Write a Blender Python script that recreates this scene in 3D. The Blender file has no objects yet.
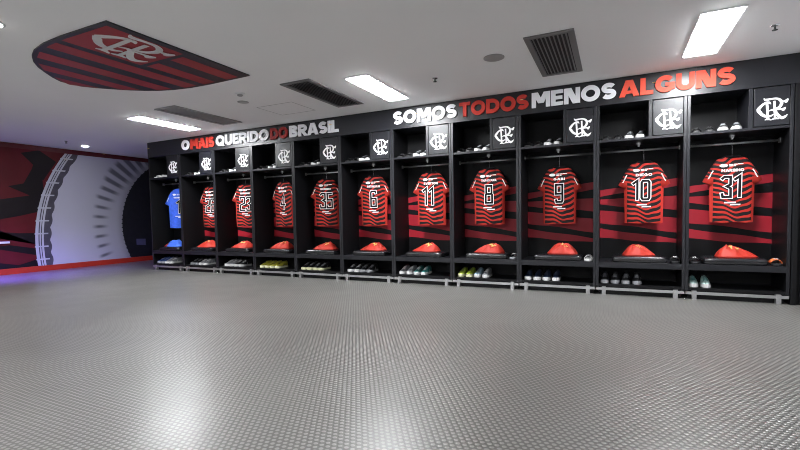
import bpy, bmesh, math, random
from mathutils import Matrix, Vector
sin, cos, pi = math.sin, math.cos, math.pi
sc = bpy.context.scene
COL = sc.collection

# ---------------------------------------------------------------- camera, world, exposure
def make_camera():
    f, cy = 438.17, 238.5
    loc = Vector((8.5578, -5.8922, 0.9997)); yaw, pitch, roll = .452, -.0496, -.0181
    fw = Vector((-sin(yaw)*cos(pitch), cos(yaw)*cos(pitch), sin(pitch)))
    rt = fw.cross(Vector((0, 0, 1))).normalized(); up = rt.cross(fw)
    c, s = cos(roll), sin(roll)
    r = c*rt + s*up; u = c*up - s*rt
    cam = bpy.data.cameras.new('camera'); o = bpy.data.objects.new('camera', cam); COL.objects.link(o)
    m = Matrix((r, u, -fw)).transposed().to_4x4(); m.translation = loc
    o.matrix_world = m
    cam.sensor_width = 36; cam.lens = f/800*36; cam.shift_y = (cy-225)/800; cam.clip_start = .02
    sc.camera = o
make_camera()
w_ = bpy.data.worlds.new('world'); sc.world = w_; w_.use_nodes = True
w_.node_tree.nodes['Background'].inputs[0].default_value = (.5, .52, .6, 1)
w_.node_tree.nodes['Background'].inputs[1].default_value = .05
sc.view_settings.view_transform = 'Standard'; sc.view_settings.look = 'None'
sc.view_settings.exposure = 1.05
sc.cycles.sample_clamp_indirect = 6; sc.cycles.filter_width = 1.0; sc.cycles.use_denoising = True; sc.cycles.denoising_prefilter = 'ACCURATE'; sc.view_settings.gamma = 1
sc.view_settings.use_curve_mapping = False
LAMP = 55.0          # emission strength of the ceiling fixtures
# blue-violet glow of a screen in the room's left-hand part, out of frame
def screen_glow():
    l = bpy.data.lights.new('screen_glow', 'AREA'); l.shape = 'RECTANGLE'; l.size = 1.2; l.size_y = .7
    l.energy = 24; l.color = (.20, .12, 1); l.spread = math.radians(70)
    o = bpy.data.objects.new('screen_glow', l); COL.objects.link(o)
    o.location = (-1.25, -3.2, 1.35); o.rotation_euler = (math.radians(47), 0, .10)
screen_glow()

# ---------------------------------------------------------------- materials
def mat(name, col, rough=.5, metal=0, emit=None, spec=.5, noise=None, bump=None):
    m = bpy.data.materials.new(name); m.use_nodes = True; nt = m.node_tree; b = nt.nodes['Principled BSDF']
    b.inputs['Base Color'].default_value = (*col, 1); b.inputs['Roughness'].default_value = rough
    b.inputs['Metallic'].default_value = metal; b.inputs['Specular IOR Level'].default_value = spec
    if emit: b.inputs['Emission Color'].default_value = (*emit[0], 1); b.inputs['Emission Strength'].default_value = emit[1]
    if noise:      # (scale, amount): slight colour variation of the surface itself
        tc = nt.nodes.new('ShaderNodeTexCoord'); n = nt.nodes.new('ShaderNodeTexNoise'); n.inputs['Scale'].default_value = noise[0]
        n.inputs['Detail'].default_value = 4; nt.links.new(tc.outputs['Object'], n.inputs['Vector'])
        mx = nt.nodes.new('ShaderNodeMix'); mx.data_type = 'RGBA'
        mx.inputs[6].default_value = (*[c*(1-noise[1]) for c in col], 1); mx.inputs[7].default_value = (*[min(1, c*(1+noise[1])) for c in col], 1)
        nt.links.new(n.outputs['Fac'], mx.inputs[0]); nt.links.new(mx.outputs[2], b.inputs['Base Color'])
    if bump:       # (scale, strength, distance)
        tc = nt.nodes.new('ShaderNodeTexCoord'); n = nt.nodes.new('ShaderNodeTexNoise'); n.inputs['Scale'].default_value = bump[0]
        nt.links.new(tc.outputs['Object'], n.inputs['Vector'])
        bp = nt.nodes.new('ShaderNodeBump'); bp.inputs['Strength'].default_value = bump[1]; bp.inputs['Distance'].default_value = bump[2]
        nt.links.new(n.outputs['Fac'], bp.inputs['Height']); nt.links.new(bp.outputs['Normal'], b.inputs['Normal'])
    return m

class NB:            # tiny node-graph builder
    def __init__(s, m): s.nt = m.node_tree
    def node(s, t, **kw):
        n = s.nt.nodes.new(t)
        for k, v in kw.items(): setattr(n, k, v)
        return n
    def m(s, op, a, b=None, c=None):
        n = s.node('ShaderNodeMath', operation=op)
        for i, v in enumerate((a, b, c)):
            if v is None: continue
            if isinstance(v, (int, float)): n.inputs[i].default_value = v
            else: s.nt.links.new(v, n.inputs[i])
        return n.outputs[0]
    def mix(s, f, a, b):
        n = s.node('ShaderNodeMix', data_type='RGBA')
        if isinstance(f, (int, float)): n.inputs[0].default_value = f
        else: s.nt.links.new(f, n.inputs[0])
        for i, v in ((6, a), (7, b)):
            if isinstance(v, tuple): n.inputs[i].default_value = (*v, 1)
            else: s.nt.links.new(v, n.inputs[i])
        return n.outputs[2]
    def xyz(s, kind='Object'):
        tc = s.node('ShaderNodeTexCoord'); sp = s.node('ShaderNodeSeparateXYZ')
        s.nt.links.new(tc.outputs[kind], sp.inputs[0]); return sp.outputs
    def noise(s, scale, detail=2):
        tc = s.node('ShaderNodeTexCoord'); n = s.node('ShaderNodeTexNoise'); n.inputs['Scale'].default_value = scale
        n.inputs['Detail'].default_value = detail; s.nt.links.new(tc.outputs['Object'], n.inputs['Vector']); return n.outputs['Fac']
    def ramp(s, v, lo, hi):
        n = s.node('ShaderNodeMapRange', interpolation_type='SMOOTHSTEP'); n.inputs[1].default_value = lo; n.inputs[2].default_value = hi
        s.nt.links.new(v, n.inputs[0]); return n.outputs[0]
    def to(s, out, name): s.nt.links.new(out, s.nt.nodes['Principled BSDF'].inputs[name])

def floor_mat():     # grey studded rubber: staggered rows of low raised studs
    m = mat('studded_rubber', (.2, .2, .195), .36, spec=.8); n = NB(m); o = n.xyz()
    px, py = .032, .052
    row = n.m('DIVIDE', o[1], py/2); ri = n.m('FLOOR', row); odd = n.m('MULTIPLY', n.m('MODULO', n.m('ABSOLUTE', ri), 2), .5)
    fx = n.m('SUBTRACT', n.m('FRACT', n.m('ADD', n.m('DIVIDE', o[0], px), odd)), .5)
    fy = n.m('SUBTRACT', n.m('FRACT', row), .5)
    d = n.m('SQRT', n.m('ADD', n.m('POWER', n.m('MULTIPLY', fx, 1.0), 2), n.m('POWER', n.m('MULTIPLY', fy, .9), 2)))
    h = n.m('SUBTRACT', 1, n.ramp(d, .22, .42))
    bp = n.node('ShaderNodeBump'); bp.inputs['Strength'].default_value = .5; bp.inputs['Distance'].default_value = .003
    n.nt.links.new(h, bp.inputs['Height']); n.to(bp.outputs['Normal'], 'Normal')
    big = n.noise(.9, 4)
    c = n.mix(h, (.105, .102, .095), (.30, .293, .276)); c = n.mix(n.m('MULTIPLY', n.ramp(big, .35, .7), .22), c, (.12, .117, .11))
    n.to(c, 'Base Color')
    n.to(n.m('ADD', .25, n.m('MULTIPLY', n.noise(2.3, 5), .12)), 'Roughness')
    return m

def shirt_mat(name, c1, c2, side):   # wavy horizontal stripes, plain side panels
    m = mat(name, c1, .75, spec=.25); n = NB(m); o = n.xyz()
    wave = n.m('ADD', n.m('MULTIPLY', n.m('SINE', n.m('ADD', n.m('MULTIPLY', o[0], 15), n.m('MULTIPLY', o[2], 5.0))), .62),
               n.m('MULTIPLY', n.m('SINE', n.m('ADD', n.m('MULTIPLY', o[0], 41), n.m('MULTIPLY', o[2], 7))), .13))
    t = n.m('FRACT', n.m('ADD', n.m('ADD', n.m('DIVIDE', o[2], .060), wave), 10))
    tri = n.m('ABSOLUTE', n.m('SUBTRACT', t, .5))
    band = n.ramp(n.m('ADD', tri, n.m('MULTIPLY', n.m('SINE', n.m('MULTIPLY', o[0], 23)), .045)), .205, .235)
    ax = n.m('ABSOLUTE', o[0])
    mid = n.m('MULTIPLY', n.ramp(ax, .180, .183), n.m('SUBTRACT', 1, n.ramp(o[2], .50, .53)))
    band = n.m('MULTIPLY', band, n.m('SUBTRACT', 1, mid))
    n.to(n.mix(n.m('MULTIPLY', n.noise(60, 3), .25), n.mix(band, c1, c2), (.02, .01, .01)), 'Base Color')
    return m

def mural_band_mat():    # printed pale roof ring with soft dark rib marks along its inner edge
    m = mat('mural_pale_ring', (.5, .5, .6), .45); n = NB(m); o = n.xyz()
    dy = n.m('SUBTRACT', o[1], 2.51); dz = n.m('SUBTRACT', o[2], .9)
    r = n.m('SQRT', n.m('ADD', n.m('MULTIPLY', dy, dy), n.m('MULTIPLY', dz, dz)))
    a = n.m('ARCTAN2', dz, n.m('MULTIPLY', dy, -1))
    k = n.m('ABSOLUTE', n.m('SUBTRACT', n.m('FRACT', n.m('ADD', n.m('DIVIDE', a, .098), .5)), .5))    # 0 on a rib
    rib = n.m('SUBTRACT', 1, n.ramp(n.m('SUBTRACT', k, n.m('MULTIPLY', n.ramp(a, .1, .75), .13)), .03, .26))
    rad = n.m('MULTIPLY', n.ramp(n.m('ADD', r, n.m('MULTIPLY', n.ramp(a, .0, .75), .30)), 2.05, 2.30), n.m('SUBTRACT', 1, n.ramp(n.m('SUBTRACT', r, n.m('MULTIPLY', n.noise(2.2, 2), .25)), 2.2, 2.36)))
    fade = n.m('MULTIPLY', n.m('SUBTRACT', 1, n.ramp(r, 1.75, 1.95)), .45)
    f = n.m('ADD', n.m('MULTIPLY', n.m('MULTIPLY', rib, rad), .72), n.m('MULTIPLY', fade, .6))
    f = n.m('ADD', f, n.m('MULTIPLY', n.m('SUBTRACT', 1, n.ramp(r, 2.2, 3.2)), .16))
    c = n.mix(n.m('MINIMUM', f, 1), (.50, .50, .60), (.055, .055, .075))
    n.to(n.mix(n.m('MULTIPLY', n.noise(3, 5), .12), c, (.3, .3, .36)), 'Base Color')
    return m

M = {}
M['floor'] = floor_mat()
M['ceiling'] = mat('ceiling_plaster', (.82, .82, .825), .7, noise=(1.5, .02))
M['wall'] = mat('painted_wall', (.33, .33, .34), .7, noise=(2, .05))
M['laminate'] = mat('charcoal_laminate', (.010, .0105, .014), .36, spec=.5, noise=(180, .35), bump=(260, .25, .001))
M['laminate_in'] = mat('black_laminate', (.005, .005, .006), .45, spec=.25, noise=(150, .3))
M['print_red'] = mat('print_red', (.33, .014, .026), .45, spec=.3, noise=(6, .18))
M['print_black'] = mat('print_black', (.004, .004, .005), .5, spec=.2)
M['steel'] = mat('brushed_steel', (.55, .55, .56), .38, .9, noise=(40, .15))
M['chrome'] = mat('chrome', (.75, .75, .78), .18, 1)
M['white'] = mat('white_plastic', (.82, .82, .84), .4)
M['letter_white'] = mat('white_letter', (.80, .80, .83), .55, spec=.3)
M['letter_red'] = mat('red_letter', (.46, .036, .024), .6, spec=.25)
M['letter_dark'] = mat('dark_red_letter', (.27, .018, .016), .6, spec=.25)
M['letter_orange'] = mat('orange_red_letter', (.62, .075, .043), .6, spec=.25)
M['gold'] = mat('gold_print', (.85, .60, .22), .5)
M['vinyl'] = mat('black_vinyl', (.014, .014, .017), .24, spec=.8, bump=(30, .08, .004))
M['shirt'] = shirt_mat('striped_jersey', (.47, .028, .018), (.008, .005, .006), None)
M['shirt_blue'] = mat('blue_jersey', (.035, .12, .72), .7, noise=(22, .45))
M['print_white'] = mat('white_print', (.85, .84, .84), .6)
M['number_black'] = mat('number_black', (.006, .006, .008), .7, spec=.15)
M['number_gold'] = mat('number_gold', (.75, .68, .45), .6)
M['bundle_red'] = mat('red_cloth', (.50, .030, .016), .6, noise=(14, .25))
M['bundle_blue'] = mat('blue_cloth', (.06, .17, .80), .6, noise=(16, .35))
M['crest_gold'] = mat('gold_crest', (.85, .55, .16), .5)
M['vent_frame'] = mat('grey_metal', (.19, .19, .195), .5, .3)
M['vent_dark'] = mat('vent_dark', (.015, .015, .017), .7)
M['vent_light'] = mat('vent_pale', (.33, .33, .33), .5, .2)
M['lamp'] = mat('lamp_glow', (1, 1, 1), .5, emit=((.96, .98, 1.0), LAMP))
M['spot'] = mat('downlight_glow', (1, 1, 1), .5, emit=((1, .97, .9), 14))
M['base_red'] = mat('red_skirting', (.42, .028, .012), .4, noise=(4, .1))
M['mural_red'] = mat('mural_red', (.115, .009, .015), .45, spec=.2, noise=(1.6, .55))
M['mural_dark'] = mat('mural_dark', (.011, .007, .010), .45, spec=.2, noise=(1.5, .3))
M['mural_topred'] = mat('mural_top_red', (.10, .006, .012), .45, noise=(3, .2))
M['mural_ring'] = mural_band_mat()
M['mural_steel'] = mat('mural_steel_print', (.52, .53, .60), .4, noise=(6, .25))
M['mural_steel2'] = mat('mural_dull_print', (.075, .07, .095), .4, noise=(9, .4))
M['mural_night'] = mat('mural_night', (.012, .012, .020), .4, noise=(8, .5))
M['mural_violet'] = mat('mural_violet', (.10, .10, .22), .4)
M['crest_red'] = mat('crest_red', (.30, .018, .022), .5, noise=(2, .15))
M['crest_black'] = mat('crest_black', (.014, .014, .020), .45)
M['crest_white'] = mat('crest_white', (.60, .60, .60), .5)
for nme, c in dict(black=(.016, .016, .018), white=(.80, .80, .80), grey=(.30, .31, .33), lime=(.50, .66, .06), yellow=(.46, .42, .04), navy=(.015, .025, .06),
                   teal=(.04, .22, .21), mint=(.62, .85, .80), pale_blue=(.42, .60, .74), cream=(.80, .80, .52), orange=(.80, .17, .05), blue=(.05, .11, .30)).items():
    M['shoe_'+nme] = mat('shoe_'+nme, c, .45, noise=(30, .12))
M['lining'] = mat('shoe_lining', (.02, .02, .022), .8)

# ---------------------------------------------------------------- mesh helpers
class MB:
    def __init__(s): s.v = []; s.f = []; s.mi = []
    def add(s, vs, fs, mi=0):
        k = len(s.v); s.v += [tuple(v) for v in vs]
        for f in fs: s.f.append([i+k for i in f]); s.mi.append(mi)
        return s
    def box(s, x0, x1, y0, y1, z0, z1, mi=0):
        return s.add([(x0,y0,z0),(x1,y0,z0),(x1,y1,z0),(x0,y1,z0),(x0,y0,z1),(x1,y0,z1),(x1,y1,z1),(x0,y1,z1)],
                     [(3,2,1,0),(4,5,6,7),(0,1,5,4),(1,2,6,5),(2,3,7,6),(3,0,4,7)], mi)
    def tube(s, pts, r, n=10, mi=0, cap=True):
        pts = [Vector(p) for p in pts]; rr = r if isinstance(r, (list, tuple)) else [r]*len(pts)
        rings = []; prev = None
        for i, p in enumerate(pts):
            t = (pts[min(i+1, len(pts)-1)]-pts[max(i-1, 0)]).normalized()
            a = prev if prev else (Vector((0,0,1)) if abs(t.z) < .9 else Vector((1,0,0)))
            u = (a - a.dot(t)*t).normalized(); prev = u; w = t.cross(u)
            rings.append([p + rr[i]*(cos(2*pi*k/n)*u + sin(2*pi*k/n)*w) for k in range(n)])
        return s.loft(rings, mi, cap)
    def loft(s, rings, mi=0, cap=True, closed=True):
        n = len(rings[0]); vs = [v for r in rings for v in r]; fs = []
        for i in range(len(rings)-1):
            for k in range(n if closed else n-1):
                k2 = (k+1) % n; fs.append((i*n+k, i*n+k2, (i+1)*n+k2, (i+1)*n+k))
        if cap: fs.append(tuple(range(n-1, -1, -1))); fs.append(tuple((len(rings)-1)*n+k for k in range(n)))
        return s.add(vs, fs, mi)
    def lathe(s, prof, n=24, c=(0,0,0), mi=0):
        return s.loft([[(c[0]+r*cos(2*pi*k/n), c[1]+r*sin(2*pi*k/n), c[2]+z) for k in range(n)] for r, z in prof], mi)
    def prism(s, poly, to3, d, mi=0):   # poly in 2D, to3(u,v,depth) -> 3D
        n = len(poly)
        s.add([to3(u, v, 0) for u, v in poly]+[to3(u, v, d) for u, v in poly],
              [tuple(range(n)), tuple(range(2*n-1, n-1, -1))]+[(i, n+i, n+(i+1) % n, (i+1) % n) for i in range(n)], mi)
        return s
    def build(s, name, mats, parent=None, smooth=False, bevel=0, loc=None):
        me = bpy.data.meshes.new(name); me.from_pydata(s.v, [], s.f)
        for m in (mats if isinstance(mats, (list, tuple)) else [mats]): me.materials.append(M[m] if isinstance(m, str) else m)
        me.polygons.foreach_set('material_index', s.mi)
        bm = bmesh.new(); bm.from_mesh(me); bmesh.ops.recalc_face_normals(bm, faces=bm.faces); bm.to_mesh(me); bm.free()
        if smooth: me.polygons.foreach_set('use_smooth', [True]*len(me.polygons))
        o = bpy.data.objects.new(name, me); COL.objects.link(o)
        if parent: o.parent = parent
        if loc: o.location = loc
        if bevel:
            b = o.modifiers.new('bevel', 'BEVEL'); b.width = bevel; b.segments = 2; b.limit_method = 'ANGLE'
        if smooth and smooth != True:
            pass
        return o

def empty(name, loc=(0,0,0), rz=0):
    o = bpy.data.objects.new(name, None); COL.objects.link(o); o.location = loc; o.rotation_euler = (0, 0, rz)
    o.empty_display_size = .05; return o
def tag(o, label, cat, group=None):
    o['label'] = label; o['category'] = cat
    if group: o['group'] = group
    return o
def struct(o): o['kind'] = 'structure'; return o
def copy_tree(o, parent=None):
    c = o.copy(); COL.objects.link(c)
    if parent: c.parent = parent
    for ch in list(o.children): copy_tree(ch, c)
    return c

# ---------------------------------------------------------------- stroke shapes (lettering, numbers, emblem)
def ribbon(pts, w, closed=False):
    """outline polygons (quads) of a ribbon along pts; w = width or list of widths"""
    n = len(pts); ws = w if isinstance(w, (list, tuple)) else [w]*n; L = []; R = []
    for i in range(n):
        p = Vector(pts[i]); a = Vector(pts[(i-1) % n]) if (closed or i > 0) else None; b = Vector(pts[(i+1) % n]) if (closed or i < n-1) else None
        d1 = (p-a).normalized() if a is not None else None; d2 = (b-p).normalized() if b is not None else None
        if d1 is None: d1 = d2
        if d2 is None: d2 = d1
        n1 = Vector((-d1.y, d1.x)); n2 = Vector((-d2.y, d2.x)); m = (n1+n2)
        m = m.normalized() if m.length > 1e-6 else n1
        k = min(1/max(m.dot(n1), .2), 2.2)*ws[i]/2
        L.append(p+m*k); R.append(p-m*k)
    q = []
    for i in range(n if closed else n-1):
        j = (i+1) % n; q.append([tuple(R[i]), tuple(R[j]), tuple(L[j]), tuple(L[i])])
    return q
def arc(cx, cy, rx, ry, a0, a1, n=12):
    return [(cx+rx*cos(math.radians(a0+(a1-a0)*i/n)), cy+ry*sin(math.radians(a0+(a1-a0)*i/n))) for i in range(n+1)]
def slant(xb, xt, hw, y0=0, y1=1): return [(xb-hw/2, y0), (xb+hw/2, y0), (xt+hw/2, y1), (xt-hw/2, y1)]
def rect(x0, x1, y0, y1): return [(x0, y0), (x1, y0), (x1, y1), (x0, y1)]
def glyph(ch, t=.25):
    """list of polygons of a heavy geometric sans, height 1; returns polys, width"""
    h = t/2
    if ch in 'OQ':
        w = 1.06; e = arc(w/2, .5, w/2-h, .5-h+.01, 0, 360, 28)[:-1]; P = ribbon(e, t, True)
        if ch == 'Q': P.append([(.56, .30), (.74, .36), (1.03, -.04), (.80, -.05)])
        return P, w
    if ch == 'I': return [rect(0, t, 0, 1)], t
    if ch == 'L': return [rect(0, t, 0, 1), rect(t, .66, 0, t*.88)], .68
    if ch == 'T': w = .84; return [rect(0, w, 1-t*.88, 1), rect(w/2-h, w/2+h, 0, 1-t*.88)], w
    if ch in 'EF':
        w = .72; P = [rect(0, t, 0, 1), rect(t, w, 1-t*.84, 1), rect(t, w-.05, .5-t*.4, .5+t*.4)]
        if ch == 'E': P.append(rect(t, w, 0, t*.84))
        return P, w
    if ch == 'H': w = .9; return [rect(0, t, 0, 1), rect(w-t, w, 0, 1), rect(t, w-t, .5-h*.85, .5+h*.85)], w
    if ch == 'N': w = .92; return [rect(0, t*.95, 0, 1), rect(w-t*.95, w, 0, 1), slant(w-t*.85, t*.85, t*1.4)], w
    if ch == 'M': w = 1.12; return [rect(0, t*.95, 0, 1), rect(w-t*.95, w, 0, 1), slant(w/2, t*.8, t*1.25, .28, 1), slant(w/2, w-t*.8, t*1.25, .28, 1)], w
    if ch == 'A': w = 1.06; return [slant(t*.55, w/2-.04, t*1.12), slant(w-t*.55, w/2+.04, t*1.12), rect(.25, w-.25, .18, .36)], w
    if ch == 'V': w = 1.0; return [slant(w/2-.03, t*.55, t*1.12), slant(w/2+.03, w-t*.55, t*1.12)], w
    if ch == 'U':
        w = .90; return ribbon([(h, 1), (h, .42)]+arc(w/2, .40, w/2-h, .40-h, 180, 360, 14)+[(w-h, .42), (w-h, 1)], t), w
    if ch == 'D':
        w = .96; return [rect(0, t, 0, 1)]+ribbon([(t*.5, 1-h), (.42, 1-h)]+arc(.44, .5, w-h-.44, .5-h, 90, -90, 14)+[(.42, h), (t*.5, h)], t*.98), w
    if ch in 'RPB':
        w = .86; r = .5-.26
        P = [rect(0, t, 0, 1)]
        if ch == 'B':
            P += ribbon([(t*.5, 1-h*.9), (.44, 1-h*.9)]+arc(.46, .745, w-h-.50, .255-h*.9, 90, -90, 10)+[(t*.5, .49)], t*.86)
            P += ribbon([(t*.5, .49), (.46, .49)]+arc(.48, .27, w-h-.48, .27-h*.9, 90, -90, 10)+[(t*.5, h*.9)], t*.86)
        else:
            P += ribbon([(t*.5, 1-h), (.44, 1-h)]+arc(.46, .67, w-h-.46, .33-h, 90, -90, 12)+[(t*.5, .34+h*.3)], t*.92)
            if ch == 'R': P.append(slant(w-.10, .44, t*1.2, 0, .42))
        return P, w
    if ch == 'S':
        w = .82; ry = (1-t*.97)/4; return ribbon(arc(w/2, .5+ry, w/2-h-.015, ry, 28, 262, 14)+[(w/2, .5)]+arc(w/2, .5-ry, w/2-h, ry, 82, -150, 14), t*.97), w
    if ch in 'GC':
        w = 1.0; P = ribbon(arc(w/2+.02, .5, w/2-h, .5-h, 42, 318 if ch == 'C' else 335, 22), t)
        if ch == 'G': P += [rect(w*.52, w, .36, .56), rect(w-t*.95, w, .16, .50)]
        return P, w
    if ch == 'Y': w = .98; return [rect(w/2-h, w/2+h, 0, .45), slant(w/2, t*.5, t*1.1, .38, 1), slant(w/2, w-t*.5, t*1.1, .38, 1)], w
    return [], .38
DIG = {   # squared jersey digits as stroke paths in a .62 x 1 box
    '1': [[(.06, .80), (.36, .95), (.36, .05)]],
    '2': [[(.07, .78), (.07, .93), (.55, .93), (.55, .55), (.07, .42), (.07, .07), (.57, .07)]],
    '3': [[(.06, .84), (.20, .94), (.54, .94), (.54, .60), (.34, .53), (.55, .44), (.55, .07), (.12, .07), (.07, .24)]],
    '4': [[(.44, .04), (.44, .95), (.07, .36), (.60, .36)]],
    '5': [[(.56, .93), (.09, .93), (.09, .55), (.55, .55), (.55, .07), (.06, .07), (.06, .22)]],
    '6': [[(.54, .80), (.50, .93), (.12, .93), (.07, .85), (.07, .07), (.55, .07), (.55, .52), (.10, .52)]],
    '8': [[(.10, .52), (.10, .93), (.52, .93), (.52, .52), (.56, .48), (.56, .07), (.06, .07), (.06, .48), (.10, .52), (.52, .52)]],
    '9': [[(.08, .20), (.12, .07), (.50, .07), (.55, .15), (.55, .93), (.07, .93), (.07, .48), (.52, .48)]],
    '0': [[(.07, .5), (.07, .15), (.14, .07), (.48, .07), (.55, .15), (.55, .85), (.48, .93), (.14, .93), (.07, .85), (.07, .5)]]}

def emblem_polys():
    """interlaced monogram, drawn in a box about 1 wide, y up, centred"""
    def T(p): x, y = p; return ((x-235)/340, -((y+.1*(x-235))-245)/340)
    P = []
    def rb(pts, w):
        Q, V = [], []; n = len(pts)
        for i in range(n-1):
            a, b, c, d = [Vector(pts[max(0, min(n-1, i+k))]) for k in (-1, 0, 1, 2)]
            for j in range(4):
                t = j/4
                Q.append(tuple(.5*((2*b)+(c-a)*t+(2*a-5*b+4*c-d)*t*t+(3*b-a-3*c+d)*t**3))); V.append(w[i]+(w[i+1]-w[i])*t)
        Q.append(pts[-1]); V.append(w[-1]); pts, w = Q, V
        P.extend(ribbon([T(p) for p in pts], [v*.88/340 for v in w]))
    rb([(222,178),(205,162),(170,164),(130,188),(95,228),(72,250)], [4,28,26,30,42,26])                # C, upper arm
    rb([(72,246),(98,268),(128,300),(165,318),(215,318),(250,296)], [24,44,38,32,24,12])               # C, lower arm
    rb([(142,112),(165,130),(230,118),(285,116),(325,138),(334,172),(312,212),(262,236)], [6,30,20,24,36,40,34,14])   # R cap and bowl
    rb([(176,150),(184,240),(190,345)], [30,30,30]); rb([(158,362),(192,352),(230,362)], [10,26,10])   # R stem and foot
    rb([(256,142),(262,240),(268,340)], [28,28,26]); rb([(234,356),(270,342),(310,346)], [10,26,10])   # F stem and foot
    rb([(196,262),(235,244),(268,262),(302,310),(340,335),(372,322),(398,296)], [8,20,32,38,38,30,4])  # R leg and flourish
    rb([(332,150),(362,146),(380,146),(402,118)], [8,22,44,16])                                         # F upper arm
    rb([(270,246),(330,236),(352,240),(376,216)], [14,18,44,14])                                        # F middle arm
    return P
EMB = emblem_polys()
def star(cx, cy, r): return [(cx+(r if k % 2 == 0 else r*.42)*sin(pi*k/5), cy+(r if k % 2 == 0 else r*.42)*cos(pi*k/5)) for k in range(10)]

# ---------------------------------------------------------------- the setting
W, N, H = .9306, 11, 2.6
XW, XR, YF, YB = -2.147, 10.42, 2.6, -9.6
def shell():
    struct(MB().box(XW-.1, XR+.1, YB-.1, YF+.1, -.12, 0).build('floor', 'floor'))
    struct(MB().box(XW-.1, XR+.1, YB-.1, YF+.1, H, H+.12).build('ceiling', 'ceiling'))
    struct(MB().box(XW-.12, XW, YB, YF, 0, H).build('wall_left', 'wall'))
    struct(MB().box(XR, XR+.12, YB, YF, 0, H).build('wall_right', 'wall'))
    struct(MB().box(XW, XR, YB-.12, YB, 0, H).build('wall_back', 'wall'))
    struct(MB().box(0.01, XR, .60, .72, 0, H).build('wall_front', 'wall'))
    struct(MB().box(XW, .01, YF, YF+.12, 0, H).build('wall_passage', 'wall'))
    struct(MB().box(XW, XW+.018, YB+.01, YF-.01, 0, .115).build('baseboard_left', 'base_red', bevel=.003))
shell()

# ---------------------------------------------------------------- printed mural on the left wall
def mural():
    mats = ['mural_red', 'mural_dark', 'mural_topred', 'mural_ring', 'mural_steel', 'mural_steel2', 'mural_night', 'mural_violet']
    b = MB(); Z0, Z1, Y0, Y1 = .116, 2.595, -4.2, 2.5
    b.box(XW+.0004, XW+.004, Y0, Y1, Z0, Z1, 0)
    lay = [0]
    def poly(pts, mi):
        lay[0] += 1; x = XW+.004+.00035*lay[0]
        b.add([(x, y, max(Z0, min(Z1, z))) for y, z in pts], [tuple(range(len(pts)))], mi)
    def strip(pa, pb, mi):   # between two curves of equal length
        lay[0] += 1; x = XW+.004+.00035*lay[0]; n = len(pa)
        b.add([(x, y, z) for y, z in pa]+[(x, y, z) for y, z in pb], [(i, i+1, n+i+1, n+i) for i in range(n-1)], mi)
    poly([(-.90,2.4),(-1.2,1.81),(-1.46,1.74),(-1.11,1.57),(-1.59,1.48),(-2.3,1.55),(-2.5,1.2),(-1.61,1.09),(-1.31,1.15),(-1.0,1.23),(-.85,1.6)], 1)
    poly([(-2.6,.95),(-1.62,.87),(-1.53,.82),(-1.57,.71),(-1.05,.57),(-1.0,.63),(-1.0,.8),(-1.33,.81)], 1)
    poly([(-2.7,.5),(-1.64,.50),(-1.0,.33),(-1.0,.47),(-1.49,.58)], 1)
    poly([(-2.7,.12),(-1.0,.12),(-1.0,.27),(-1.36,.17),(-1.66,.24)], 1)
    poly([(-1.22,2.42),(-.9,2.51),(-.6,2.3),(-.85,1.9),(-1.10,1.95),(-1.02,2.2)], 1)
    def oc(k, off=0):     # outer arc, k 0..1 bottom to top
        z = Z0+(2.50-Z0)*k; pts = [(.0,-1.03),(.25,-1.065),(.43,-.99),(.66,-.83),(.84,-.62),(1,-.36)]
        for (k0, y0), (k1, y1) in zip(pts, pts[1:]):
            if k <= k1+1e-9:
                u = (k-k0)/(k1-k0); break
        # smooth circle through the measured points
        y = 2.38-math.sqrt(3.44**2-(z-.55)**2)+.03*max(0, (z-1.6))
        return (y+off, z)
    def ic(z): return (2.51-math.sqrt(1.77**2-(z-.9)**2), z)
    ks = [i/60 for i in range(61)]
    outer = [oc(k) for k in ks]
    # pale ring from the steel edge to the inner arc
    zs = [Z0+(2.50-Z0)*k for k in ks]
    strip([oc(k, .18) for k in ks], [ic(z) for z in zs], 3)
    strip([ic(z) for z in zs], [(2.5, z) for z in zs], 6)
    sc_ = [.26+.035*abs(sin(k*pi*9)) for k in ks]
    strip([oc(k, .13) for k in ks], [oc(k, sc_[i]) for i, k in enumerate(ks)], 5)
    strip(outer, [oc(k, .15) for k in ks], 4)
    strip([oc(k, .055) for k in ks], [oc(k, .075) for k in ks], 5)
    strip([oc(k, .10) for k in ks], [oc(k, .112) for k in ks], 1)
    for q in range(9):
        k = .05+q*.112
        strip([oc(k, -.012), oc(k+.012, -.012)], [oc(k, .23), oc(k+.012, .23)], 4)
    for q in range(24):      # ragged dark teeth along the inner arc
        z = .16+q*.1; y = ic(z)[0]
        poly([(y-.03, z), (y+.02, z-.035), (y+.02, z+.035)], 6)
    poly([(1.06, .42), (1.30, .40), (1.30, .56), (1.06, .57)], 7)
    poly([(Y0, 2.50), (Y1, 2.50), (Y1, Z1), (Y0, Z1)], 2)
    o = b.build('wall_mural', mats)
    tag(o, 'printed mural of a curved pale stadium roof ring on dark red covering the left wall', 'mural')
mural()
r_ = MB().box(XW+.012, XW+.05, -2.35, -1.50, .615, .655).build('wall_rail', 'white', bevel=.004)
tag(r_, 'short white rail crossing the dark red mural at the left edge of the photo', 'rail')

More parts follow.
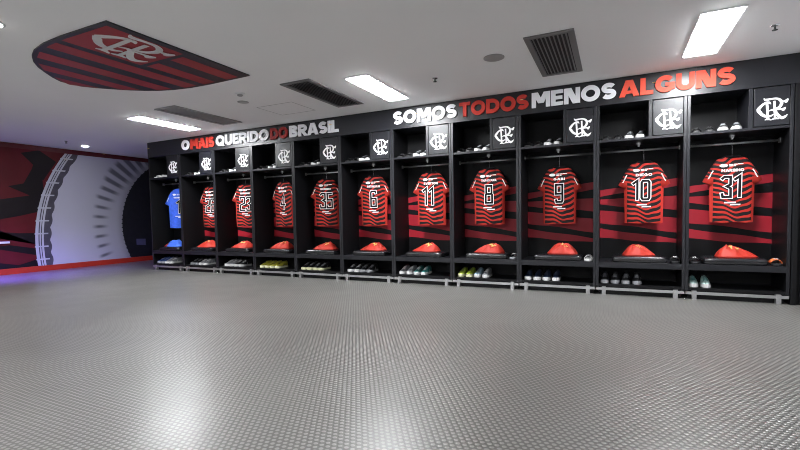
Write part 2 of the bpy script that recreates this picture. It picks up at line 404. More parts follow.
# ---------------------------------------------------------------- header board with the two slogans
def header():
    root = empty('header_sign', (0, 0, 2.295))
    tag(root, 'long charcoal sign board above the lockers with two raised slogans', 'sign')
    MB().box(0, XR-.13, -.004, .55, 0, .303).build('board', 'laminate', root, bevel=.002)
    def word_run(words, marks, z0, hgt):
        """words: (text, material, x0, x1): each word fitted to its measured span"""
        for txt, mt, x0, x1 in words:
            gs = [glyph(c, .27) for c in txt]; gap = .05
            tot = sum(g[1] for g in gs)+gap*(len(gs)-1); k = (x1-x0)/tot; x = x0
            for ch, (P, w) in zip(txt, gs):
                b = MB()
                for q, p in enumerate(P): b.prism(p, lambda u, v, d: (x+u*k, -.026-q*.00012+d, z0+v*hgt), .018)
                b.build('letter', mt, root); x += (w+gap)*k
    z0 = .062; hg = .190
    word_run([('O','letter_white',1.045,1.255),('MAIS','letter_red',1.29,1.93),('QUERIDO','letter_white',1.975,3.235),('DO','letter_dark',3.27,3.65),('BRASIL','letter_white',3.685,4.665)], None, z0, hg)
    word_run([('SOMOS','letter_white',5.63,6.615),('TODOS','letter_red',6.648,7.58),('MENOS','letter_white',7.618,8.59),('ALGUNS','letter_orange',8.62,9.735)], None, z0, hg)
header()

# end panel closing the row on the right
e_ = empty('end_panel', (N*W+.004, 0, 0)); tag(e_, 'black tall end panel closing the locker row at the right edge', 'panel')
MB().box(0, .045, -.015, .56, 0, 2.29).build('panel', 'laminate_in', e_, bevel=.002)
MB().box(.046, .176, .02, .56, 0, 2.29).build('filler_panel', 'laminate_in', e_)
MB().tube([(.085, -.004, .02), (.085, -.004, 2.27)], .012, 10).build('pole', 'laminate', e_, smooth=True)
MB().box(.072, .098, -.012, .02, .9, .93).box(.072, .098, -.012, .02, 2.1, 2.13).build('bracket', 'laminate', e_)

# ---------------------------------------------------------------- one locker bay, then its copies
SHIRTS = ['1', '26', '23', '4', '35', '6', '11', '8', '9', '10', '31']
def who(i): return 'blue shirt 1' if i == 0 else 'shirt %s' % SHIRTS[i]
def make_locker():
    root = empty('locker')
    t = .030; x0, x1 = .002, W-.002
    for a in (x0, x1-t):
        b = MB().box(a, a+t, 0, .52, .10, 2.294, 1); b.mi[2] = 0      # charcoal front edge; faces blackened to put the bay's shade in the colour
        b.build('side_panel', ['laminate', 'laminate_in'], root, bevel=.0015)
    # printed back panel: red field crossed by uneven black bands
    b = MB(); xa, xb = x0+t, x1-t; y = .50
    ledge = [.10, .675, .80, .865, 1.035, 1.115, 1.18, 1.215, 1.30, 2.294]; redge = [.10, .615, .66, .742, .925, 1.02, 1.20, 1.32, 1.415, 2.294]
    n = 16
    for k in range(9):
        mi = (k % 2)
        vs = []
        for i in range(n+1):
            u = i/n; x = xa+(xb-xa)*u
            for E_ in (k, k+1):
                zz = ledge[E_]+(redge[E_]-ledge[E_])*u
                if 0 < E_ < 9: zz += .014*sin(u*5+E_*1.9)*(1 if E_ % 2 else .7)*sin(pi*u)
                vs.append((x, y, zz))
        b.add(vs, [(2*i, 2*i+2, 2*i+3, 2*i+1) for i in range(n)], mi)
    b.box(xa, xb, y+.001, .52, .10, 2.294, 0)
    b.build('back_panel', ['print_black', 'print_red'], root)
    MB().box(xa, xb, .01, .5, .10, .13).build('bottom_board', 'laminate_in', root)
    MB().box(xa, xb, .0, .5, .335, .402).build('seat_board', 'laminate', root, bevel=.002)
    MB().box(xa, xb, .004, .5, 1.852, 1.88).build('shelf', 'laminate', root, bevel=.0015)
    MB().box(.553, .590, .004, .5, 1.88, 2.294).build('partition', 'laminate', root, bevel=.0015)
    d = MB().box(.597, .893, -.002, .018, 1.886, 2.285).build('door', 'laminate', root, bevel=.002)
    e = MB()
    for q, p in enumerate(EMB): e.prism([(.748+u*.262, 2.046+v*.305) for u, v in p], lambda u, v, dd: (u, -.0042-q*.00004+dd, v), .0022)
    e.build('emblem', 'print_white', d)
    MB().prism(star(.745, 2.222, .016), lambda u, v, dd: (u, -.0045+dd, v), .0022).build('star', 'gold', d)
    MB().lathe([(.0, -.003), (.009, -.003), (.010, 0), (.010, .006), (0, .006)], 14).build('lock', 'chrome', d, smooth=True)
    lk = d.children[-1]; lk.rotation_euler = (pi/2, 0, 0); lk.location = (.633, -.001, 1.93)
    rod = MB().tube([(xa+.002, .30, 1.765), (xb-.002, .30, 1.765)], .012, 12).build('hanging_rod', 'steel', root, smooth=True)
    for xx in (xa, xb-.008): MB().box(xx, xx+.008, .275, .325, 1.74, 1.79).build('rod_bracket', 'steel', rod)
    hk = MB().lathe([(0, 0), (.026, 0), (.024, -.012), (.012, -.030), (.010, -.045), (.0, -.046)], 14, (.465, .27, 1.8515)).build('hook', 'white', root, smooth=True)
    b = MB().box(.005, W-.005, -.006, .006, .058, .090); b.build('kick_rail', 'steel', root, bevel=.002)
    for xx in (.09, W-.09):
        MB().box(xx-.022, xx+.022, -.009, .05, 0, .102).build('foot', 'steel', root, bevel=.002)
    MB().box(xa, xb, .055, .075, 0, .099).build('toe_board', 'laminate_in', root)
    return root
L0 = make_locker()
LOCK = []
for i in range(N):
    r = L0 if i == 0 else copy_tree(L0)
    r.location = (i*W, 0, 0); LOCK.append(r)
    tag(r, 'open charcoal locker bay with crest door, holding the %s' % ('blue jersey number 1' if i == 0 else 'red striped jersey number '+SHIRTS[i]), 'locker', 'row of locker bays')

for ch in LOCK[0].children:       # the goalkeeper's bay has a plain black back
    if ch.name.startswith('back_panel'):
        ch.material_slots[1].link = 'OBJECT'; ch.material_slots[1].material = M['print_black']

# seat cushions
def make_cushion():
    root = empty('seat_cushion')
    b = MB(); rings = []
    hx, hy, z1 = .29, .20, .068
    for s, z in ((.97, .0), (.99, .006), (1, .014), (1, .038), (.993, .050), (.975, .060), (.945, .067), (.90, .070), (.5, .0715), (.05, .072)):
        ring = []
        for k in range(48):
            a = 2*pi*k/48; c, q = cos(a), sin(a)
            ring.append((hx*s*math.copysign(abs(c)**.18, c), hy*s*math.copysign(abs(q)**.18, q), z))
        rings.append(ring)
    b.loft(rings); b.build('pad', 'vinyl', root, smooth=True)
    p = MB()
    for z in (.014, .040): 
        ring = [(hx*1.003*math.copysign(abs(cos(2*pi*k/48))**.18, cos(2*pi*k/48)), hy*1.003*math.copysign(abs(sin(2*pi*k/48))**.18, sin(2*pi*k/48)), z) for k in range(49)]
        p.tube(ring, .003, 6)
    p.build('piping', 'laminate_in', root, smooth=True)
    return root
c0 = make_cushion()
for i in range(N):
    c = c0 if i == 0 else copy_tree(c0); c.location = (i*W+.472, .213, .4025)
    tag(c, 'flat black vinyl seat cushion on the bench under the %s' % who(i), 'cushion', 'seat cushions on the locker benches')

# ---------------------------------------------------------------- jerseys
HS = .765
def hwid(z): return .205+.008*min(1, z/.5)-.058*max(0, (z-.47)/.25)**1.2
def ztop(x): ax = abs(x); return .757-.50*max(0, ax-.07) - (.012*(1-(ax/.07)**2) if ax < .07 else 0)
def ysurf(x, z, seed=0):
    u = min(1, abs(x)/(hwid(z)+.002)); v = z/.75
    th = .036*max(0, 1-u**5)**.5*max(0.12, 1-max(0, v)**9)**.5
    fold = .0055*sin(x*34+seed*1.7+z*3)*(1-v)*(1-u**4)+.004*sin(x*15+z*11+seed)*(1-u**4)
    return -(th+fold)
def make_shirt_body(mt, seed):
    nx, nz = 26, 30; b = MB(); vs = []
    for side in (1, -1):
        for j in range(nz+1):
            v = j/nz
            for i in range(nx+1):
                u = -1+2*i/nx; z = v*.75; x = u*hwid(z); zt = ztop(x)
                zz = v*zt + (1-v)*.006*sin(x*30+seed)
                y = ysurf(x, v*.75, seed)
                if i in (0, nx): y = 0
                if side < 0: y = -y*.9
                vs.append((x, y, zz))
    n1 = (nx+1)*(nz+1); fs = []
    for s in range(2):
        for j in range(nz):
            for i in range(nx):
                a = s*n1+j*(nx+1)+i; fs.append((a, a+1, a+nx+2, a+nx+1))
    for j in range(nz):
        for i in (0, nx):
            a = j*(nx+1)+i; fs.append((a, a+nx+1, n1+a+nx+1, n1+a))
    for i in range(nx):
        a = nz*(nx+1)+i
        if abs(-1+2*(i+.5)/nx)*.19 > .06: fs.append((a, a+1, n1+a+1, n1+a))
    b.add(vs, fs); return b
def make_sleeve(sx):
    b = MB(); rings = []
    outer = [(.128, .728, .028, .016), (.160, .700, .078, .028), (.200, .636, .076, .034), (.240, .560, .070, .035), (.281, .478, .062, .032), (.2815, .474, .052, .024)]
    path = [((x-.87*ra, z-.5*ra), ra, rb) for x, z, ra, rb in outer]
    for k, ((x, z), ra, rb) in enumerate(path):
        d = Vector((.5, -.866)); nrm = Vector((-d.y, d.x))
        ring = []
        for q in range(18):
            a = 2*pi*q/18; t = ra*cos(a)
            ring.append((sx*(x+nrm.x*t), -rb*sin(a), z+nrm.y*t))
        rings.append(ring)
    b.loft(rings); return b
def decal(polys, seed, lift=.003, b=None, sub=True):
    b = b or MB()
    for q, p in enumerate(polys):
        b.add([(x, ysurf(x, z*.75/.757, seed)-lift-(q % 40)*.00002, z) for x, z in p], [tuple(range(len(p)))])
    return b
def fine(polys, step=.03):    # split quads along their longer side
    out = []
    for p in polys:
        if len(p) != 4: out.append(p); continue
        a, c, d, e = [Vector(q) for q in p]
        n1 = max(1, int(max((c-a).length, (d-e).length)/step)); n2 = max(1, int(max((e-a).length, (d-c).length)/step))
        for i in range(n1):
            for j in range(n2):
                f = lambda s, t: tuple((a.lerp(c, s)).lerp(e.lerp(d, s), t))
                out.append([f(i/n1, j/n2), f((i+1)/n1, j/n2), f((i+1)/n1, (j+1)/n2), f(i/n1, (j+1)/n2)])
    return out
NAMES = {9: 'DIEGO', 10: 'MARINHO', 8: 'GABI', 7: 'THIAGO MAIA', 6: 'EVERTON', 5: 'AYRTON LUCAS'}
BODY = {s: make_shirt_body('shirt', s) for s in range(3)}
def text_polys(txt, cx, z0, hgt, width, t=.27):
    gs = [glyph(c, t) for c in txt]; gap = .10; tot = sum(g[1] for g in gs)+gap*(len(gs)-1); k = min(width/tot, hgt*1.25); x = cx-k*tot/2; P = []
    for (pl, w) in gs:
        P += [[(x+u*k, z0+v*hgt) for u, v in p] for p in pl]; x += (w+gap)*k
    return P
def make_shirt(i):
    rng = random.Random(i*7+3); blue = i == 0; seed = i % 3
    root = empty('jersey'); mt = 'shirt_blue' if blue else 'shirt'
    BODY[seed].build('torso', mt, root, smooth=True)
    for sx in (-1, 1):
        s = make_sleeve(sx).build('sleeve', mt, root, smooth=True)
        P = []          # pale vertical writing down the sleeve
        for q in range(7):
            f = q/7; P.append(rect(.182+f*.046, .194+f*.046, .595-f*.095-.010, .595-f*.095+.001))
        b = MB()
        for p in P: b.add([(sx*x, -.0365, z) for x, z in p], [(0, 1, 2, 3)])
        b.build('sleeve_print', 'print_white', s)
    cb = MB().tube([(.072*sin(a), .030*cos(a), .752+.008*cos(a)) for a in [k*2*pi/20 for k in range(21)]], .008, 8)
    cb.build('collar', 'number_black' if not blue else 'shirt_blue', root, smooth=True)
    # sponsor line across the shoulders: round badge and two short lines
    P = [arc(-.085, .648, .040, .019, 0, 360, 14)[:-1]]
    for a, c, z, hh in ((-.035, .005, .652, .010), (.010, .045, .652, .010), (.050, .098, .655, .010), (-.035, .000, .636, .010), (.006, .030, .636, .010)): P += fine([rect(a, c, z, z+hh)])
    decal(P, seed).build('sponsor_print', 'print_white', root)
    # player name
    if i in NAMES: P = text_polys(NAMES[i], 0, .575, .032, .21)
    else:
        P = []; x = -.095
        while x < .08:
            w = rng.uniform(.012, .022); P.append(rect(x, x+w, .575, .604)); x += w+.005
    decal(P, seed, .0035).build('name_print', 'print_white', root)
    # number: white outline with dark core
    num = SHIRTS[i]; hg = .262; k = .172; tot = len(num)*.62*k+(len(num)-1)*.06*k; x = -tot/2; z0 = .272; O_, C_ = [], []
    if num[0] == '1' and len(num) > 1: x -= .02
    for ch in num:
        for path in DIG[ch]:
            pts = [(x+u*k, z0+v*hg) for u, v in path]
            def ext(e):
                a, c = Vector(pts[0]), Vector(pts[1]); y_, z_ = Vector(pts[-1]), Vector(pts[-2])
                return [tuple(a+(a-c).normalized()*e)]+pts[1:-1]+[tuple(y_+(y_-z_).normalized()*e)]
            O_ += fine(ribbon(ext(.009), .044)); C_ += fine(ribbon(pts, .026))
        x += (.68 if ch != '1' else .56)*k
    nb = decal(O_, seed, .0040).build('number', 'number_gold' if blue else 'print_white', root)
    decal(C_, seed, .0062).build('number_core', 'number_black', nb)
    P = fine([rect(-.080, .030, .218, .234), rect(-.020, .080, .194, .209)], .02)
    P = [[(x_+.25*(z_-.21), z_) for x_, z_ in p] for p in P]
    decal(P, seed).build('lower_print', 'print_white', root)
    return root
YAW = [.50, .10, .30, -.05, .30, .20, .12, .05, .0, .0, .04]
DX = [.50, .50, .49, .47, .46, .45, .51, .465, .475, .525, .475]
def make_hanger():
    root = empty('coat_hanger')
    MB().tube([(-.045, 0, -.046), (-.02, 0, -.037), (0, 0, -.034), (.02, 0, -.037), (.045, 0, -.046)], .006, 10).build('arm', 'laminate_in', root, smooth=True)
    MB().tube([(0, 0, -.032), (0, 0, .092), (0, .008, .112), (0, .0165, .124), (0, .0195, .1385), (0, .0145, .1525), (0, 0, .158), (0, -.0145, .1525), (0, -.0195, .1385)], .003, 8).build('hook', 'chrome', root, smooth=True)
    return root
h0 = make_hanger()
for i in range(N):
    s = make_shirt(i); s.location = (i*W+DX[i], .30, .868 if i else .853); s.rotation_euler = (0, 0, YAW[i]); s.scale = (1.03, 1, 1.055) if i < 8 else (1, 1, 1)
    tag(s, ('plain blue short-sleeved jersey numbered 1 hanging in the leftmost locker' if i == 0 else
            'red and black wavy-striped jersey numbered %s hanging in its locker' % SHIRTS[i]), 'jersey', 'jerseys hanging in the lockers')
    h = h0 if i == 0 else copy_tree(h0); h.location = (i*W+DX[i], .30, 1.6265); h.rotation_euler = (0, 0, YAW[i])
    tag(h, 'dark hanger with thin metal hook inside the collar of %s' % who(i), 'hanger', 'hangers on the locker rods')

# ---------------------------------------------------------------- folded cloth bundles on the cushions
def bundle_fn(tip, px, h, seed):
    rng = random.Random(seed); ph = [rng.uniform(0, 6) for _ in range(4)]
    def B(a): return Vector((.185*cos(a), .115*sin(a)*(1-.55*tip*cos(a))))
    P0 = Vector((px, .01))
    def pt(r, a):
        p = P0.lerp(B(a), r); p += Vector((cos(a), sin(a)))*.006*sin(7*a+ph[3])*r
        f = 1+.16*sin(4*a+ph[0])*r*(1-r)*3+.10*sin(9*a+ph[1]+3*r)*r*(1-r)*3
        sd = max(0, cos(a)*(1 if tip > 0 else -1))*min(1, abs(tip)*1.4); z = (h*(1-r**(2.1-.75*sd))**1.12*f + .016*(1-r**8))*(1-.10*sin(3*a+ph[2])*r) + .011*(abs(sin(3.5*a+ph[0]+2.2*r))-.6)*(r*(1-r)*4)**.7 + .006*sin(13*a+ph[2]+6*r)*r*(1-r)*4
        return (p.x, p.y, max(.0, z))
    return pt
def make_bundle(tip, px, h, seed, blue):
    root = empty('folded_cloth'); pt = bundle_fn(tip, px, h, seed); na, nr = 44, 16; b = MB()
    vs = [pt(0, 0)]; fs = []
    for j in range(1, nr+1):
        for k in range(na): vs.append(pt(j/nr, 2*pi*k/na))
    for k in range(na): fs.append((0, 1+k, 1+(k+1) % na))
    for j in range(nr-1):
        for k in range(na):
            a = 1+j*na; fs.append((a+k, a+na+k, a+na+(k+1) % na, a+(k+1) % na))
    fs.append(tuple(1+(nr-1)*na+k for k in range(na-1, -1, -1)))
    mi = []
    if blue:
        for f in fs:
            cx = sum(vs[q][0] for q in f)/len(f); mi.append(1 if cx < -.03 else 0)
        for f, m_ in zip(fs, mi): b.f.append(list(f)); b.mi.append(m_)
        b.v = vs
        b.build('cloth', ['bundle_blue', 'bundle_red'], root, smooth=True)
    else:
        b.add(vs, fs); b.build('cloth', 'bundle_red', root, smooth=True)
    if not blue:       # gold crest patch on the camera-facing slope
        e = MB()
        for p in ribbon([(.14, -2.2), (.30, -1.85), (.44, -2.05), (.36, -1.45)], .13)+ribbon([(.20, -1.3), (.40, -1.1), (.54, -1.75)], .13)+ribbon([(.08, -1.6), (.22, -1.25)], .12):
            v = []
            for r, a in p:
                q = Vector(pt(r, a+.35)); v.append((q.x, q.y-.003, q.z+.004))
            e.add(v, [(0, 1, 2, 3)])
        e.build('crest', 'crest_gold', root)
    return root
BUN = [(-.7, .06, .135), (-.8, .06, .135), (-.8, .06, .13), (-1, .075, .13), (-1, .07, .12), (-1, .06, .125), (-1, .05, .13), (-1, .06, .13), (.05, .005, .145), (.9, -.04, .135), (1, -.07, .135)]
BX = [.40, .43, .44, .45, .455, .46, .455, .475, .525, .475, .51]
BS = [1.45, 1.4, 1.4, 1.35, 1.3, 1.3, 1.25, 1.2, 1.05, 1, 1.1]
BY = [1.3, 1.3, 1.3, 1.25, 1.2, 1.1, 1.1, 1.0, 1, 1, 1]
for i in range(N):
    tip, px, h, = BUN[i]
    o = make_bundle(tip, px, h, i+5, i == 0); o.location = (i*W+BX[i], .20, .4748); o.scale = (BS[i], BY[i], .84)
    tag(o, ('blue and red folded cloth bundle on the leftmost bench cushion' if i == 0 else
            'red folded cloth bundle with gold crest on the cushion under %s' % who(i)), 'folded clothing', 'folded cloth bundles on the cushions')

# ---------------------------------------------------------------- footwear
def make_shoe(upper, sole, lace, accent, boot=False):
    root = empty('shoe'); st = [0, .05, .16, .3, .42, .55, .7, .85, .96, 1]
    hw = [.014, .030, .043, .047, .045, .041, .036, .036, .030, .014]
    tp = [.040, .052, .062, .076, .092, .108, .116, .118, .120, .108]
    ys = [-.14+.28*s for s in st]; b = MB(); rings = []
    for y, a, t in zip(ys, hw, tp):
        rings.append([(a*cos(q), y, .022+(t-.022)*max(0, sin(q))**.7) for q in [pi*k/12 for k in range(13)]])
    b.loft(rings, 0, True, False); b.build('upper', upper, root, smooth=True)
    s = MB(); out = [(a*1.03+.002, y) for a, y in zip(hw, ys)]
    poly = [(x, y) for x, y in out]+[(-x, y) for x, y in reversed(out)]
    s.loft([[(x, y, .002) for x, y in poly], [(x*1.02, y*1.01, .012) for x, y in poly], [(x, y, .036+(.010 if y < -.12 else 0)) for x, y in poly]]); s.build('sole', sole, root, bevel=.002)
    l = MB()
    l.loft([[(.030*cos(2*pi*k/16)*q, .065+.055*sin(2*pi*k/16)*q, .1185+.006*sin(2*pi*k/16)*q-(.012 if q < .6 else 0)) for k in range(16)] for q in (1.0, .8, .5, .1)], 0, False)
    l.build('lining', 'lining', root, smooth=True)
    k = MB()
    for j in range(4):
        y = -.055+j*.020; z = .079+j*.0075
        k.tube([(-.024, y, z-.010), (-.010, y, z+.001), (.010, y, z+.001), (.024, y, z-.010)], .0035, 6)
    k.build('laces', lace, root, smooth=True)
    for sx in (-1, 1):
        a = MB()
        for j in range(1):
            y = .0; a.add([(sx*.0455, y, .034), (sx*.0445, y+.014, .034), (sx*.040, y+.030, .078), (sx*.041, y+.016, .078)], [(0, 1, 2, 3)])
        a.build('side_stripe', accent, root)
    return root
def make_slide(solec, strapc, mark):
    root = empty('slide_sandal'); b = MB()
    prof = [(0, .020), (.04, .036), (.12, .045), (.3, .048), (.5, .042), (.75, .038), (.92, .036), (1, .020)]
    poly = [(w, -.14+.28*s) for s, w in prof]+[(-w, -.14+.28*s) for s, w in reversed(prof)]
    b.loft([[(x, y, .001) for x, y in poly], [(x*1.03, y*1.01, .015) for x, y in poly], [(x, y, .026) for x, y in poly]]); b.build('sole', solec, root, bevel=.002)
    r = MB(); rings = []
    for y, k in ((-.085, .86), (-.06, .97), (-.02, 1.0), (.015, 1.05), (.02, 1.02)):
        rings.append([(.050*cos(q), y, .018+.052*k*sin(q)**.8) for q in [pi*j/14 for j in range(15)]])
    st = r.loft(rings, 0, False, False).build('strap', strapc, root, smooth=True)
    m = st.modifiers.new('thick', 'SOLIDIFY'); m.thickness = .004; m.offset = -1
    q = MB()
    for x in (-.018, .002): q.add([(x, -.085, .0672), (x+.014, -.085, .0672), (x+.014, -.02, .0755), (x, -.02, .0755)], [(0, 1, 2, 3)])
    q.build('strap_mark', mark, st)
    return root
KIND = {}
PALS = dict(sneaker=('shoe_black','shoe_white','shoe_grey','shoe_grey'), white=('shoe_grey','shoe_white','shoe_white','shoe_white'), yellow=('shoe_yellow','shoe_cream','shoe_black','shoe_black'),
            cream=('shoe_black','shoe_cream','shoe_grey','shoe_grey'), darkwhite=('shoe_black','shoe_white','shoe_white','shoe_grey'), lime=('shoe_lime','shoe_cream','shoe_black','shoe_black'),
            paleblue=('shoe_pale_blue','shoe_white','shoe_black','shoe_black'), navy=('shoe_navy','shoe_white','shoe_navy','shoe_grey'), darkgrey=('shoe_black','shoe_grey','shoe_grey','shoe_white'),
            mint=('shoe_mint','shoe_white','shoe_teal','shoe_teal'), teal=('shoe_teal','shoe_white','shoe_white','shoe_white'), blue=('shoe_blue','shoe_grey','shoe_grey','shoe_white'))
DESC = dict(sneaker='black white-soled', white='grey white-soled', yellow='yellow', cream='black cream-soled', darkwhite='black and white', lime='lime green', paleblue='pale blue', navy='navy white-soled',
            darkgrey='black grey-soled', mint='mint and white', teal='teal', blue='dark blue')
SPALS = dict(black=('shoe_black','shoe_black','shoe_white'), white=('shoe_white','shoe_white','shoe_grey'), orange=('shoe_black','shoe_orange','shoe_white'), grey=('shoe_grey','shoe_black','shoe_white'))
def put(kind, slide, x, y, z, rz, label, cat, group):
    key = (kind, slide)
    if key not in KIND: o = KIND[key] = (make_slide(*SPALS[kind]) if slide else make_shoe(*PALS[kind]))
    else: o = copy_tree(KIND[key])
    o.location = (x, y, z); o.rotation_euler = (0, 0, rz)
    tag(o, label, cat, group)
ZS, ZB, ZK = 1.8802, .1302, .4022
for i in range(N):
    x = i*W
    if i > 0:
        for q, dx in enumerate((.366, .488)):
            put('sneaker', False, x+dx, .20, ZS, -.20, '%s black white-soled sneaker on the top shelf above %s' % (('left', 'right')[q], who(i)), 'shoe', 'sneakers on the locker top shelves')
    put('white' if i == 0 else 'black', True, x+.112, .20, ZS, -.12, '%s slide sandal on the top shelf above %s' % ('left white' if i == 0 else 'left black', who(i)), 'sandal', 'slides on the locker top shelves')
    put('white' if i == 0 else 'black', True, x+.238, .20, ZS, -.12, '%s slide sandal on the top shelf above %s' % ('right white' if i == 0 else 'right black', who(i)), 'sandal', 'slides on the locker top shelves')
LOW = {0: ['blue', 'blue', 'white', 'white'], 1: ['darkgrey', 'darkgrey', 'white', 'white'], 2: ['white', 'white', 'darkwhite', 'darkwhite'], 3: ['yellow']*4, 4: ['cream']*4, 5: ['darkwhite', 'darkwhite', 'darkgrey', 'darkgrey'],
       6: ['white', 'white', 'teal', 'teal'], 7: ['lime', 'lime', 'paleblue', 'white'], 8: ['navy']*4, 9: ['darkgrey']*4, 10: ['mint', 'mint']}
ORD = ['leftmost', 'second from left', 'third from left', 'rightmost']
for i in range(N):
    n = len(LOW[i])
    for q, kd in enumerate(LOW[i]):
        lab = '%s %s shoe under the bench below %s' % (ORD[q] if n == 4 else ('left', 'right')[q], DESC[kd], who(i))
        put(kd, False, i*W+.10+q*.118+(.06 if i in (1, 2) else 0), .19, ZB, -.05, lab, 'shoe', 'shoes under the locker benches')
EX = [(7, .845, 'grey'), (8, .845, 'white'), (9, .845, 'black'), (10, .845, 'orange'), (10, .105, 'black')]
for i, dx, kd in EX:
    side = 'left' if dx < .5 else 'right'
    put(kd, True, i*W+dx, .17, ZK, -.05, '%s slide sandal on the bench %s of the cushion under %s' % ({'grey': 'grey-soled', 'white': 'white', 'black': 'black', 'orange': 'orange-strapped'}[kd], side, who(i)), 'sandal', 'slides on the bench seats')

# ---------------------------------------------------------------- ceiling: crest, lamps, vents, small fittings
def ceiling_crest():
    root = empty('ceiling_crest', (0, 0, H)); tag(root, 'large red and black striped shield crest panel fixed flat on the ceiling', 'crest')
    cy = -2.93; XT, XB = 4.935, 2.915
    def half(x):      # half width at height x
        T = [(2.915, 0), (2.95, .09), (3.03, .21), (3.14, .33), (3.27, .46), (3.42, .57), (3.58, .655), (3.75, .715), (4.0, .76), (4.3, .775), (4.95, .765)]
        for (a, p), (b_, q) in zip(T, T[1:]):
            if x <= b_: return p+(q-p)*max(0, (x-a))/(b_-a)
        return .765
    n = 48; xs = [XT-(XT-XB)*(i/n) for i in range(n+1)]
    def outline(m): 
        return [(x, -(half(x)-m)) for x in xs if half(x)-m > 0.001], [(x, half(x)-m) for x in xs if half(x)-m > .001]
    b = MB(); a, c = outline(0); poly = a+list(reversed(c))
    b.prism([(x, cy+y) for x, y in poly], lambda u, v, d: (u, v, -.014+d), .013)
    b.build('shield', 'crest_black', root)
    s = MB(); m = .042
    def zone(x0, x1, ylo=-9, yhi=9):
        k = max(2, int(abs(x1-x0)/.03)); pts = [x0+(x1-x0)*i/k for i in range(k+1)]; vs = []; fs = []
        for x in pts:
            hw = max(.0, half(x)-m); vs += [(x, cy+max(-hw, ylo), -.0155), (x, cy+min(hw, yhi), -.0155)]
        fs = [(2*i, 2*i+1, 2*i+3, 2*i+2) for i in range(k)]; s.add(vs, fs)
    zone(4.87, 4.235, yhi=-.02)                      # canton
    zone(4.80, 4.62, ylo=.03); zone(4.44, 4.26, ylo=.03)
    zone(4.14, 3.95); zone(3.78, 3.59); zone(3.42, 3.24); zone(3.09, 2.93)
    s.build('stripes', 'crest_red', root)
    e = MB()
    # monogram: shield "up" is +X, "right" is +Y
    for q, p in enumerate(EMB): e.prism([(u, v) for u, v in p], lambda u, v, d: (4.56+v*.74, cy-.36+u*.62, -.0165-q*.00008+d), .003)
    e.build('monogram', 'crest_white', root)
ceiling_crest()

def make_lamp():
    root = empty('ceiling_light'); a, l, t = .135, .54, .02
    MB().box(-a-t, -a, -l-t, l+t, -.010, 0).box(a, a+t, -l-t, l+t, -.010, 0).box(-a, a, -l-t, -l, -.010, 0).box(-a, a, l, l+t, -.010, 0).build('frame', 'white', root)
    MB().box(-a, a, -l, l, -.016, -.004).build('diffuser', 'lamp', root)
    return root
l0 = make_lamp()
LP = [(9.345, -1.0, 'bright rectangular ceiling light nearest the right edge of the photo'), (5.93, -1.0, 'bright rectangular ceiling light between two vents near the middle'), (1.95, -1.0, 'bright rectangular ceiling light furthest left beyond the shield crest'),
      (5.93, -6.2, None), (1.95, -5.4, None), (9.345, -8.6, None), (5.93, -9.0, None), (1.95, -8.8, None)]  # unseen rear lights, added to raise the room's brightness
for k, (x, y, lb) in enumerate(LP):
    o = l0 if k == 0 else copy_tree(l0); o.location = (x, y, H)
    tag(o, lb or 'unseen rectangular ceiling light added at the rear to brighten the room', 'ceiling light', 'rectangular ceiling lights')
def make_vent(pale):
    root = empty('ceiling_vent'); a, l = .215, .62; fr = .055
    m1, m2 = ('vent_light', 'vent_light') if pale else ('vent_frame', 'vent_dark')
    MB().box(-a, -a+fr, -l, l, -.016, -.001).box(a-fr, a, -l, l, -.016, -.001).box(-a+fr, a-fr, -l, -l+fr, -.016, -.001).box(-a+fr, a-fr, l-fr, l, -.016, -.001).build('frame', m1, root, bevel=.003)
    MB().box(-a+fr, a-fr, -l+fr, l-fr, -.003, -.001).build('backing', m2, root)
    for k in range(9):
        x = -a+fr+.018+k*(2*a-2*fr-.036)/8; zz = -.006 if pale else -.015
        MB().add([(x-.008, -l+fr, -.003), (x-.005, -l+fr, -.003), (x+.010, -l+fr, zz), (x+.006, -l+fr, zz), (x-.008, l-fr, -.003), (x-.005, l-fr, -.003), (x+.010, l-fr, zz), (x+.006, l-fr, zz)],
                 [(0, 1, 2, 3), (4, 5, 6, 7), (0, 1, 5, 4), (1, 2, 6, 5), (2, 3, 7, 6), (3, 0, 4, 7)]).build('louvre', 'vent_frame' if not pale else 'vent_light', root)
    return root
v0 = make_vent(False)
for k, (x, lb) in enumerate(((8.035, 'dark louvred ceiling vent above the second slogan, left of the right-hand light'), (5.21, 'dark louvred ceiling vent left of the middle ceiling light'))):
    o = v0 if k == 0 else copy_tree(v0); o.location = (x, -1.13, H); tag(o, lb, 'vent', 'ceiling vents')
o = make_vent(True); o.location = (2.88, -1.09, H); tag(o, 'pale grey louvred ceiling vent furthest left, beside the far light', 'vent', 'ceiling vents')

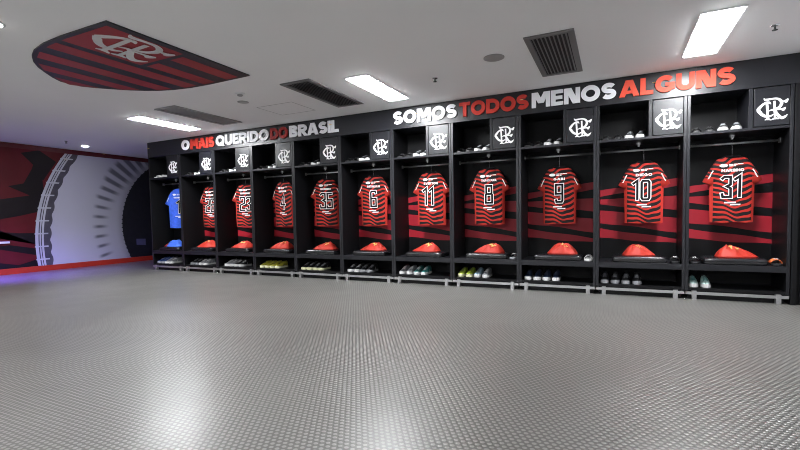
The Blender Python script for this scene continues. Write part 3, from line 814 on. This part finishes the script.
def disc(name, x, y, prof, mt, label, cat, n=28):
    o = MB().lathe(prof, n, (0, 0, 0)).build(name, mt, None, smooth=True, loc=(x, y, H-.0005)); tag(o, label, cat); return o
disc('ceiling_speaker', 7.463, -1.375, [(0, 0), (.105, 0), (.105, -.006), (.09, -.012), (.0, -.013)], 'vent_light', 'round pale grey ceiling speaker left of the right-hand dark vent', 'speaker')
def sprinkler(x, y, label):
    r = empty('sprinkler', (x, y, H-.0005)); tag(r, label, 'sprinkler', 'ceiling sprinklers')
    MB().lathe([(0, 0), (.032, 0), (.030, -.006), (.012, -.010), (0, -.010)], 18).build('escutcheon', 'chrome', r, smooth=True)
    MB().lathe([(0, -.008), (.008, -.008), (.008, -.040), (0, -.040)], 12).build('body', 'vent_dark', r, smooth=True)
    MB().lathe([(0, -.040), (.020, -.040), (.022, -.044), (0, -.046)], 16).build('deflector', 'vent_dark', r, smooth=True)
sprinkler(6.695, -1.05, 'small ceiling sprinkler head above the word SOMOS')
sprinkler(9.815, -.968, 'small ceiling sprinkler head near the top right corner of the photo')
sprinkler(-1.086, -.931, 'small ceiling sprinkler head near the red mural wall')
def detector(x, y, label):
    r = empty('smoke_detector', (x, y, H-.0005)); tag(r, label, 'smoke detector', 'smoke detectors')
    MB().lathe([(0, 0), (.055, 0), (.055, -.014), (.045, -.022), (0, -.022)], 24).build('base', 'white', r, smooth=True)
    MB().lathe([(0, -.021), (.035, -.022), (.032, -.036), (.018, -.042), (0, -.042)], 20).build('sensor', 'vent_light', r, smooth=True)
detector(4.307, -1.696, 'small round smoke detector by the right tip of the ceiling crest')
disc('alarm_disc', 4.02, -1.362, [(0, 0), (.075, 0), (.075, -.005), (.06, -.008), (0, -.008)], 'vent_light', 'flat round grey cap on the ceiling near the smoke detector', 'alarm disc')
def downlight(x, y, label):
    r = empty('downlight', (x, y, H-.0005)); tag(r, label, 'downlight', 'round downlights')
    MB().lathe([(.062, 0), (.080, 0), (.080, -.004), (.062, -.006)], 26).build('ring', 'white', r, smooth=True)
    MB().lathe([(0, -.001), (.060, -.001), (.060, -.010), (.045, -.018), (0, -.020)], 24).build('lens', 'spot', r)
downlight(-1.40, -.416, 'small lit round downlight by the mural wall')
downlight(4.10, -4.08, 'lit round downlight cut by the left edge above the shield crest')
h_ = MB()
for a in ((3.96, 4.59, -1.05, -1.044), (3.96, 4.59, -.51, -.504), (3.96, 3.966, -1.05, -.504), (4.584, 4.59, -1.05, -.504)): h_.box(*a, H-.0025, H-.0005)
h_.box(3.968, 4.582, -1.042, -.512, H-.0015, H-.0005, 1)
tag(h_.build('access_panel', ['vent_light', 'ceiling']), 'flush square access panel outline in the ceiling beside the middle vent', 'access panel')
